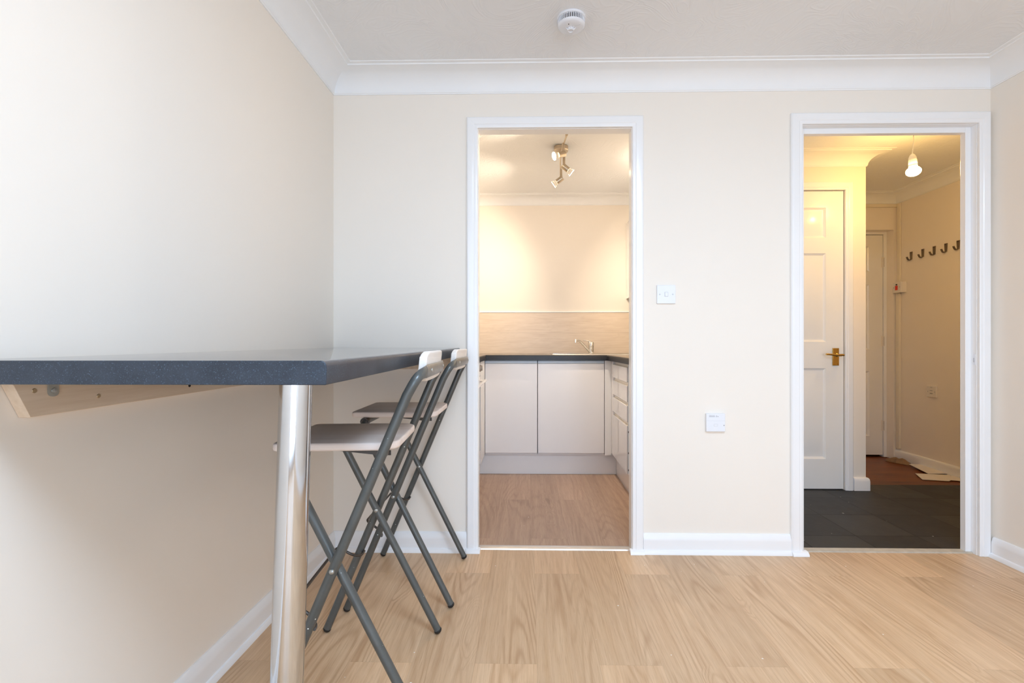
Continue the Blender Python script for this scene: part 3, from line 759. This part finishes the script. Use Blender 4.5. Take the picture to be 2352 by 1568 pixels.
# left run: filler, oven
loc = (-.62, 2.96, .152); e = thing('oven', loc, 'built-in white oven with grey knobs in the left kitchen run', 'oven')
OX = -.330
b = MB().box(KX0 + .01, OX - .020, 2.664, 3.258, .152, .852); rel(b, loc).build('body', Ca, e)
b = MB().box(OX - .019, OX, 2.666, 3.256, .760, .848); cp = rel(b, loc).build('control_panel', M['ovenwhite'], e, bevel=.002)
for ky in (3.150, 3.045, 2.94, 2.83):
    b = MB().lathe([(.023, 0), (.023, .004), (.019, .006), (.018, .022), (.016, .024), (0, .024)], (OX, ky, .815), (1, 0, 0), 24); rel(b, loc).build('knob', M['knob'], cp)
b = MB().box(OX - .019, OX, 2.666, 3.256, .20, .755); dr = rel(b, loc).build('oven_door', M['ovenwhite'], e, bevel=.002)
b = MB().box(OX + .0002, OX + .003, 2.70, 3.222, .26, .700); rel(b, loc).build('oven_window', M['ovenglass'], dr, bevel=.001)
b = MB().tube([(OX + .036, 2.70, .727), (OX + .036, 3.232, .727)], .0095, 16)
for yy in (2.73, 3.205): b.tube([(OX, yy, .727), (OX + .036, yy, .727)], .006, 12)
rel(b, loc).build('handle', M['ovenwhite'], dr)
loc = (-.62, 2.5, .152); e = thing('base_cabinet', loc, 'white gloss base cabinet nearest the doorway in the left kitchen run', 'cabinet')
b = MB().box(KX0 + .01, OX - .020, 2.345, 2.660, .152, .852); rel(b, loc).build('body', Ca, e)
b = MB().box(OX - .019, OX, 2.347, 2.658, .167, .829); rel(b, loc).build('door', Kd, e, bevel=.0015)
# right run: drawers
RF = .608
loc = (.89, 3.24, .152); e = thing('drawer_unit', loc, 'white gloss kitchen unit with four handleless drawers in the right run', 'cabinet')
b = MB().box(RF + .021, KX1 - .002, 2.988, 3.490, .152, .854); rel(b, loc).build('body', Ca, e)
b = MB().box(RF, RF + .02, 3.492, KF - .001, .167, .852); rel(b, loc).build('corner_post', Kd, e, bevel=.001)
for (z0, z1) in ((.735, .826), (.612, .712), (.487, .588), (.167, .463)):
    b = MB().box(RF, RF + .0195, 2.990, 3.488, z0, z1); rel(b, loc).build('drawer_front', Kd, e, bevel=.0012)
for z in (.7235, .600, .475, .838):
    b = MB().box(RF + .0150, RF + .0205, 2.995, 3.483, z - .011, z + .011); b.box(RF + .006, RF + .0205, 2.995, 3.483, z - .0125, z - .0105)
    rel(b, loc).build('grip_rail', M['oldplastic'], e)
loc = (.89, 2.63, .152); e = thing('base_cabinet', loc, 'white base unit with pale blue grey edge strip, right run, by the doorway', 'cabinet')
b = MB().box(RF + .024, KX1 - .002, 2.345, 2.984, .152, .854); rel(b, loc).build('body', Ca, e)
b = MB().box(RF + .006, RF + .0235, 2.952, 2.982, .167, .845); gs = rel(b, loc).build('edge_strip', M['gasket'], e, bevel=.001)
for z in (.300, .195, .43):
    b = MB().lathe([(.006, 0), (.005, .002), (0, .0025)], (RF + .006, 2.967, z), (-1, 0, 0), 12); rel(b, loc).build('screw', M['dark'], gs)
b = MB().box(RF + .005, RF + .0235, 2.350, 2.948, .167, .845); rel(b, loc).build('door', Kd, e, bevel=.0015)
# plinths
tag(MB().box(KX0 + .3, .6515, 3.596, 3.612, 0.0, .151).build('plinth', Ca, origin=(0, 3.6, 0)), 'white plinth board under the sink cabinets', 'plinth')
tag(MB().box(.652, .668, 2.345, 3.5955, 0.0, .151).build('plinth', Kd, origin=(.66, 3.0, 0)), 'white gloss plinth board under the right run of units', 'plinth')
tag(MB().box(-.384, -.368, 2.345, 3.5955, 0.0, .151).build('plinth', Ca, origin=(-.37, 3.0, 0)), 'white plinth board under the oven run', 'plinth')
# worktop, U-shaped with a cut-out for the sink
SX0, SX1, SY0, SY1 = .175, 1.10, 3.60, 4.055
KW0 = 3.525
b = MB()
z0, z1 = .8555, .893
Lx, Rx = -.318, .568
def edge_sweep(path, side):
    pr = [(0, z0), (0, z1 - .007)] + [(-.007 * (1 - cos(i / 4 * pi / 2)), z1 - .007 + .007 * sin(i / 4 * pi / 2)) for i in range(1, 5)] + [(-.05, z1), (-.05, z0)]
    return pr
b.sweep([(Lx, 2.345), (Lx, KW0), (Rx, KW0), (Rx, 2.345)], edge_sweep(None, 1), side=-1)
b.box(KX0 + .002, Lx - .05, 2.345, KY - .002, z0, z1)
b.box(Rx + .05, KX1 - .002, 2.345, KW0 + .05, z0, z1)
b.box(Lx - .05, SX0 + .02, KW0 + .05, KY - .002, z0, z1)
b.box(SX0 + .02, SX1 - .02, KW0 + .05, SY0 + .02, z0, z1); b.box(SX0 + .02, SX1 - .02, SY1 - .02, KY - .002, z0, z1)
b.box(SX1 - .02, KX1 - .002, KW0 + .05, KY - .002, z0, z1)
tag(topface(b.build('kitchen_worktop', M['kittop']), M['kittopface'], .89), 'black speckled kitchen worktop running round three sides of the kitchen', 'worktop')
# sink
loc = (.64, 3.83, z1); e = thing('sink', loc, 'stainless steel inset sink with drainer under the mixer tap', 'sink')
b = MB()
rim = [(0, z1 + .0005), (.002, z1 + .004), (.014, z1 + .0045), (.0225, z1 + .0015), (.0225, z1 - .003), (.0208, z1 - .003), (.0205, z1 + .0006)]
b.sweep([(SX0, SY0), (SX0, SY1), (SX1, SY1), (SX1, SY0)], [(o, z) for o, z in rim], side=-1, closed=True)
BX = .72
b.box(SX0 + .0212, BX, SY0 + .0212, SY1 - .0212, z1 - .004, z1 - .0015)
b.box(BX, SX1 - .0212, SY1 - .10, SY1 - .0212, z1 - .004, z1 - .0015)
rel(b, loc).build('rim_and_drainer', M['steel'], e)
b = MB(); x0, x1, y0, y1, dz = BX, SX1 - .0212, SY0 + .0212, SY1 - .10, .15
b.add([(x0, y0, z1 - .002), (x1, y0, z1 - .002), (x1, y1, z1 - .002), (x0, y1, z1 - .002), (x0 + .02, y0 + .02, z1 - dz), (x1 - .02, y0 + .02, z1 - dz), (x1 - .02, y1 - .02, z1 - dz), (x0 + .02, y1 - .02, z1 - dz)],
      [(0, 1, 5, 4), (1, 2, 6, 5), (2, 3, 7, 6), (3, 0, 4, 7), (4, 5, 6, 7)])
rel(b, loc).build('basin', M['steel'], e)
b = MB()
for k in range(7): b.tube([(SX0 + .06, SY0 + .06 + k * .045, z1 - .001), (BX - .06, SY0 + .06 + k * .045, z1 - .001)], .003, 8)
rel(b, loc).build('drainer_ribs', M['steel'], e)
# tap
TX, TY = .515, 3.985
loc = (TX, TY, z1 + .0); e = thing('mixer_tap', loc, 'chrome single lever mixer tap with spout swung to the left behind the sink', 'tap')
b = MB().lathe([(.027, -.001), (.027, .006), (.023, .010), (.022, .060), (.0235, .064), (.0235, .070)], loc, (0, 0, 1), 28); rel(b, loc).build('tap_body', M['tapchrome'], e)
b = MB(); sp = smooth([(TX - .008, TY - .012, z1 + .012), (TX - .045, TY - .035, z1 + .050), (TX - .095, TY - .065, z1 + .100), (TX - .118, TY - .080, z1 + .112), (TX - .132, TY - .088, z1 + .112)], 8)
b.tube(sp, [(.0085, .0125)] * len(sp), 16, flat=(0, 0, 1))
b.lathe([(.0125, .010), (.013, 0), (.0125, -.018), (.010, -.019)], (TX - .137, TY - .091, z1 + .110), (0, 0, 1), 20)
rel(b, loc).build('spout', M['tapchrome'], e)
b = MB().lathe([(.0235, .071), (.0245, .085), (.022, .096), (.014, .103), (0, .105)], loc, (0, 0, 1), 28)
lv = smooth([(TX - .004, TY, z1 + .098), (TX - .025, TY - .006, z1 + .106), (TX - .048, TY - .012, z1 + .111), (TX - .066, TY - .016, z1 + .1105)], 6)
b.tube(lv, [(.0065 - .003 * i / len(lv), .009 - .003 * i / len(lv)) for i in range(len(lv))], 12, flat=(0, 0, 1))
rel(b, loc).build('lever', M['tapchrome'], e)
# splashback and trims
tag(MB().box(KX0 + .002, KX1 - .002, KY - .010, KY - .0015, z1 + .0005, 1.243).build('splashback', M['splash'], origin=(0, KY, z1)), 'pale wood effect splashback board behind the sink', 'splashback')
tag(MB().prism([(KY - .0015, 1.2435), (KY - .0135, 1.2435), (KY - .0145, 1.247), (KY - .011, 1.2515), (KY - .0015, 1.2515)], KX0 + .002, KX1 - .002, mp=lambda u, v, h: (h, u, v)).build('edging_strip', M['coving'], origin=(0, KY, 1.25)), 'thin white edging strip along the top of the splashback', 'trim')
# wall cabinet
loc = (1.0, 3.7, 1.36); e = thing('wall_cabinet', loc, 'white wall cabinet on the right kitchen wall with stepped pelmet', 'cabinet')
b = MB().box(.847, KX1 - .002, 3.45, KY - .002, 1.358, 2.00); rel(b, loc).build('body', Ca, e)
b = MB().box(.828, .846, 3.452, KY - .004, 1.358, 1.999); rel(b, loc).build('door', Kd, e, bevel=.0015)
b = MB().box(.850, .868, 3.452, KY - .012, 1.328, 1.3575); b.box(.862, .880, 3.452, KY - .04, 1.300, 1.3278); rel(b, loc).build('pelmet', M['oldplastic'], e)

# ceiling spotlight bar ------------------------------------------------------
FX, FY = .205, 3.07
loc = (FX, FY, ZC); e = thing('ceiling_spotlight', loc, 'brushed nickel spotlight bar with three small adjustable heads on the kitchen ceiling', 'light fitting')
Nk = M['nickel']
MB().prism(rrect(-.045, .045, -.045, .045, .034, 6), -.030, -.001).build('ceiling_plate', Nk, e, bevel=.004)
barp = smooth([(.012, -.285, -.055), (.006, -.15, -.046), (0, 0, -.040), (.004, .12, -.046), (.014, .25, -.058)], 8)
MB().tube(barp, .0048, 12).build('bar', Nk, e)
MB().lathe([(.008, 0), (.008, .014), (0, .016)], (.012, -.291, -.055), (0, -1, 0), 14).build('end_cap', Nk, e)
def head(px, py, pz, dirv, lit):
    d_ = Vector(dirv).normalized()
    s_ = MB().tube([(px, py, pz + .052), (px, py, pz + .006)], .0085, 14)
    s_.lathe([(.0095, 0), (.0095, .010)], (px, py, pz - .004), (0, 0, 1), 14)
    stem = s_.build('stem', Nk, e)
    o = Vector((px, py, pz - .012))
    can = MB().lathe([(.012, -.014), (.0172, -.012), (.0178, -.008), (.0178, .036), (.0155, .037)], o, d_, 28).build('spot_head', Nk, e)
    MB().lathe([(.0150, .034), (.0175, .044), (.0235, .058), (.0255, .062), (.0250, .0635)], o, d_, 28).build('bulb', M['lampglass'] if not lit else M['lampglass'], can)
    MB().lathe([(.0238, .0636), (.0236, .0650), (0, .0652)], o, d_, 28).build('bulb_face', M['lamp_face'], can)
    return o + d_ * .075, d_
heads = [head(.002, -.175, -.103, (-.80, -.30, -.30), True), head(.022, .045, -.098, (.80, .12, -.62), True), head(.016, .235, -.112, (-.74, .20, -.50), True)]
ksp = []
for (o, d_) in heads: ksp.append((Vector(loc) + o, d_, (16., 98., 58.)[len(ksp)]))

# ------------------------------------------------------------------ hall contents
# pendant
BXp, BYp = 2.205, 2.790
loc = (BXp, BYp, ZC); e = thing('pendant_light', loc, 'bare glowing bulb on a white pendant flex hanging in the hall', 'pendant light')
MB().lathe([(.035, -.001), (.034, -.010), (.026, -.020), (.008, -.024)], (0, 0, 0), (0, 0, 1), 32).build('ceiling_rose', M['plastic'], e)
MB().tube(smooth([(0, 0, -.022), (.0015, 0, -.07), (.001, 0, -.12), (-.006, 0, -.175)], 6), .0030, 10).build('flex', M['cord'], e)
MB().lathe([(.006, 0), (.013, -.008), (.0185, -.022), (.0195, -.030), (.0185, -.0305), (.0185, -.033), (.0200, -.0335), (.0210, -.060), (.020, -.062), (.020, -.066), (.0215, -.067), (.0215, -.074), (.019, -.078)], (-.006, 0, -.172), (-.06, 0, 1), 32).build('lamp_holder', M['plastic'], e)
prof = [(.0185, -.246)]
for i in range(15):
    a = .48 + (pi - .48) * i / 14; prof.append((max(0., .036 * sin(a)), -.276 + .027 * cos(a)))
MB().lathe(prof, (-.010, 0, .004), (-.04, 0, 1), 32).build('bulb', M['bulb_hall'], e)
# coat hooks
def make_hook(x, y, z, label):
    e = thing('coat_hook', (x, y, z), label, 'hook')
    b = MB().prism([(-.0135, .034), (.0135, .034), (.0095, -.028), (-.0095, -.028)], -.004, .0012, mp=lambda u, v, h: (h, u, v)); b.build('back_plate', M['hook'], e, bevel=.001)
    hk = smooth([(-.003, 0, -.018), (-.007, 0, -.029), (-.017, 0, -.034), (-.027, 0, -.028), (-.037, 0, -.008)], 6)
    b = MB().tube(hk, [(.0035, .0095)] * len(hk), 12, flat=(-1, 0, -.4)); b.build('hook_arm', M['hook'], e)
    MB().lathe([(.0035, 0), (.003, .0015), (0, .002)], (-.004, 0, .026), (-1, 0, 0), 10).build('screw', M['dark'], e)
    return e
names = ['farthest of the five on the hall wall', 'second of five from the hall corner', 'middle one of five on the hall wall', 'fourth of five from the hall corner', 'nearest of five, partly hidden by the door frame']
hk0 = make_hook(HX1, 3.955, 1.690, 'small dark metal coat hook, ' + names[0]); hk0['group'] = 'row of coat hooks on the hall wall'
for i, y in enumerate((3.840, 3.733, 3.630, 3.527)):
    c = dup(hk0); c.location = (HX1, y, 1.690); c['label'] = 'small dark metal coat hook, ' + names[i + 1]
# red switch box
loc = (HX1, 4.045, 1.445); e = thing('isolator_switch', loc, 'surface mounted white switch box with red rocker in the hall corner', 'switch')
MB().box(-.040, -.0005, -.043, .043, -.043, .043).build('back_box', M['oldplastic'], e, bevel=.002)
MB().box(-.049, -.0405, -.044, .044, -.044, .044).build('face_plate', M['oldplastic'], e, bevel=.002)
MB().box(-.053, -.0488, -.010, .014, -.022, .014).build('rocker', M['red'], e, bevel=.001)
MB().box(-.051, -.0488, -.006, .010, .018, .028).build('neon_indicator', M['dark'], e)
for y in (-.033, .034): MB().lathe([(.003, 0), (.002, .001), (0, .0012)], (-.049, y, 0), (-1, 0, 0), 10).build('screw', M['dark'], e)
# trunking
tag(MB().box(HX1 - .016, HX1 - .001, 4.058, 4.086, 1.490, 2.153).build('cable_trunking', M['pipe'], origin=(HX1 - .01, 4.07, 1.49), bevel=.002), 'slim cream trunking running up the hall corner above the red switch', 'trunking')
tag(MB().box(HX1 - .022, HX1 - .001, 4.058, 4.090, .100, 1.400).build('cable_trunking', M['pipe'], origin=(HX1 - .01, 4.07, .1), bevel=.002), 'cream trunking running down the hall corner below the red switch', 'trunking')
tag(MB().box(DX + .01, HX1 - .002, HY - .018, HY - .001, 2.128, 2.1545).build('cable_trunking', M['pipe'], origin=(2.7, HY, 2.13), bevel=.002), 'horizontal cream trunking under the coving above the entrance door', 'trunking')
# wall socket
loc = (HX1, 3.748, .607); e = thing('wall_socket', loc, 'small ivory fused outlet on the hall wall above the envelopes', 'socket')
MB().box(-.012, -.0005, -.043, .043, -.043, .043).build('face_plate', M['oldplastic'], e, bevel=.002)
MB().box(-.0132, -.0118, -.012, .012, .006, .010).build('slot', M['text'], e)
MB().box(-.0132, -.0118, -.012, .012, -.017, -.010).build('slot', M['text'], e)
MB().box(-.0128, -.0118, -.010, .008, .031, .034).build('printed_mark', M['text'], e)
for y in (-.032, .032): MB().lathe([(.0035, 0), (.002, .001), (0, .0012)], (-.012, y, 0), (-1, 0, 0), 10).build('screw', M['text'], e)
# envelopes
def sheet(name, pts, z, t, label, mat, cat):
    b = MB(); n = len(pts); vs = [(x, y, z + dz) for x, y, dz in pts] + [(x, y, z + dz + t) for x, y, dz in pts]
    b.add(vs, [tuple(range(n)), tuple(range(2 * n - 1, n - 1, -1))] + [(i, (i + 1) % n, (i + 1) % n + n, i + n) for i in range(n)])
    o = b.build(name, mat, origin=(pts[0][0], pts[0][1], z)); tag(o, label, cat); return o
def fl(x, y):      # floor point seen at a pixel of the photograph
    s = (y - 791) / .968; X = (x - 1215) / s; return (X, 1100 / s + X * .0187)
def env(p, dz): return [(*fl(*q), d_) for q, d_ in zip(p, dz)]
sheet('envelope', env([(2087, 1070.5), (2146, 1073.5), (2184, 1092), (2131, 1090)], (.012, .018, .010, .004)), .006, .003, 'white envelope on the brown floor, the one farther back against the skirting', M['paper'], 'envelope')
sheet('envelope', env([(2102, 1088.5), (2182, 1092.5), (2186, 1102), (2180, 1105), (2118, 1101)], (.004, .006, .003, .001, 0.)), .0015, .0025, 'white envelope on the brown floor, the nearer one lying flat', M['paper'], 'envelope')
o = sheet('letter', env([(2186, 1093), (2206, 1101), (2206, 1105.5), (2180, 1103.5)], (.010, .006, .0, .001)), .005, .0015, 'folded white letter at the door frame edge beside the envelopes', M['paper'], 'letter')
# crumpled brown paper
import bmesh
def crumple(name, x, y, L_, W_, H_, label, mat):
    random.seed(3); b = MB(); nx, ny = 9, 5; vs = []
    for i in range(nx):
        for j in range(ny):
            u, v = i / (nx - 1), j / (ny - 1)
            z = H_ * (.35 + .65 * sin(pi * u) * random.uniform(.3, 1)) * (1 if 0 < j < ny - 1 else .15)
            vs.append(((u - .5) * L_, (v - .5) * W_ * (.5 + sin(pi * u) * .5) + random.uniform(-.004, .004), z + .002))
    nv = len(vs); vs += [(a, b_, max(.0, c * .6 - .002)) for a, b_, c in vs]
    fs = []
    for i in range(nx - 1):
        for j in range(ny - 1):
            a = i * ny + j; fs += [(a, a + ny, a + ny + 1, a + 1), (a + nv, a + 1 + nv, a + ny + 1 + nv, a + ny + nv)]
    for i in range(nx - 1):
        a = i * ny; fs.append((a, a + nv, a + ny + nv, a + ny)); a += ny - 1; fs.append((a, a + ny, a + ny + nv, a + nv))
    for j in range(ny - 1):
        fs.append((j, j + 1, j + 1 + nv, j + nv)); a = (nx - 1) * ny + j; fs.append((a, a + nv, a + 1 + nv, a + 1))
    o = b.add(vs, fs).build(name, mat, angle=15); o.location = (x, y, -.003); o.rotation_euler = (0, 0, R(-62)); tag(o, label, 'paper'); return o
crumple('crumpled_paper', 3.030, 3.99, .17, .07, .045, 'crumpled brown paper scrap on the floor by the entrance door', M['crumple'])

# flush ceiling lamp of the living room, behind the camera
e = thing('ceiling_lamp', (.5, .02, ZC), 'large round flush ceiling lamp of the living room', 'ceiling light')
LR = .38
MB().lathe([(LR + .012, -.0005), (LR + .012, -.030), (LR, -.034)], (0, 0, 0), (0, 0, 1), 64).build('lamp_base', M['plastic'], e)
MB().lathe([(LR - .002, -.030)] + [((LR - .002) * cos(i / 8 * pi / 2), -.033 - .03 * sin(i / 8 * pi / 2)) for i in range(9)], (0, 0, 0), (0, 0, 1), 64).build('lamp_diffuser', M['diffuser'], e)

# ------------------------------------------------------------------ lights
def area(name, loc, rot, sx, sy, power, col):
    l = bpy.data.lights.new(name, 'AREA'); l.shape = 'RECTANGLE'; l.size = sx; l.size_y = sy; l.energy = power; l.color = col
    o = bpy.data.objects.new(name, l); C.objects.link(o); o.location = loc; o.rotation_euler = rot; return o
area('window_daylight', ((WX0 + WX1) / 2, YR - .12, (WZ0 + WZ1) / 2), (R(90), 0, 0), WX1 - WX0 - .02, WZ1 - WZ0 - .02, 84., (.62, .785, 1.0))
for i, (p, d_, pw) in enumerate(ksp):
    l = bpy.data.lights.new('spot_lamp', 'SPOT'); l.energy = pw; l.color = (1., .83, .62); l.spot_size = R(134); l.spot_blend = 1.0; l.shadow_soft_size = .02
    o = bpy.data.objects.new('spot_lamp', l); C.objects.link(o); o.location = p; o.rotation_euler = d_.to_track_quat('-Z', 'Y').to_euler()
w = bpy.data.worlds.new('World'); bpy.context.scene.world = w; w.use_nodes = True
w.node_tree.nodes['Background'].inputs[0].default_value = (.80, .90, 1.0, 1); w.node_tree.nodes['Background'].inputs[1].default_value = .4

# ------------------------------------------------------------------ camera
cam = bpy.data.cameras.new('camera'); co = bpy.data.objects.new('camera', cam); C.objects.link(co)
cam.sensor_fit = 'HORIZONTAL'; cam.sensor_width = 36.; cam.lens = 1100 / 2352 * 36.
cam.shift_x = -(1194.5 - 1176) / 2352; cam.shift_y = 7 / 2352; cam.clip_start = .01
co.location = (0, 0, .97); co.rotation_euler = (R(90), 0, R(1.07))
sc = bpy.context.scene; sc.camera = co
sc.view_settings.view_transform = 'Standard'; sc.view_settings.look = 'None'; sc.view_settings.gamma = 1.; sc.view_settings.use_curve_mapping = False
sc.view_settings.exposure = 0.22
try: sc.cycles.use_denoising = True
except Exception: pass
sc.cycles.max_bounces = 12; sc.cycles.diffuse_bounces = 8; sc.cycles.glossy_bounces = 6; sc.cycles.caustics_reflective = False; sc.cycles.caustics_refractive = False
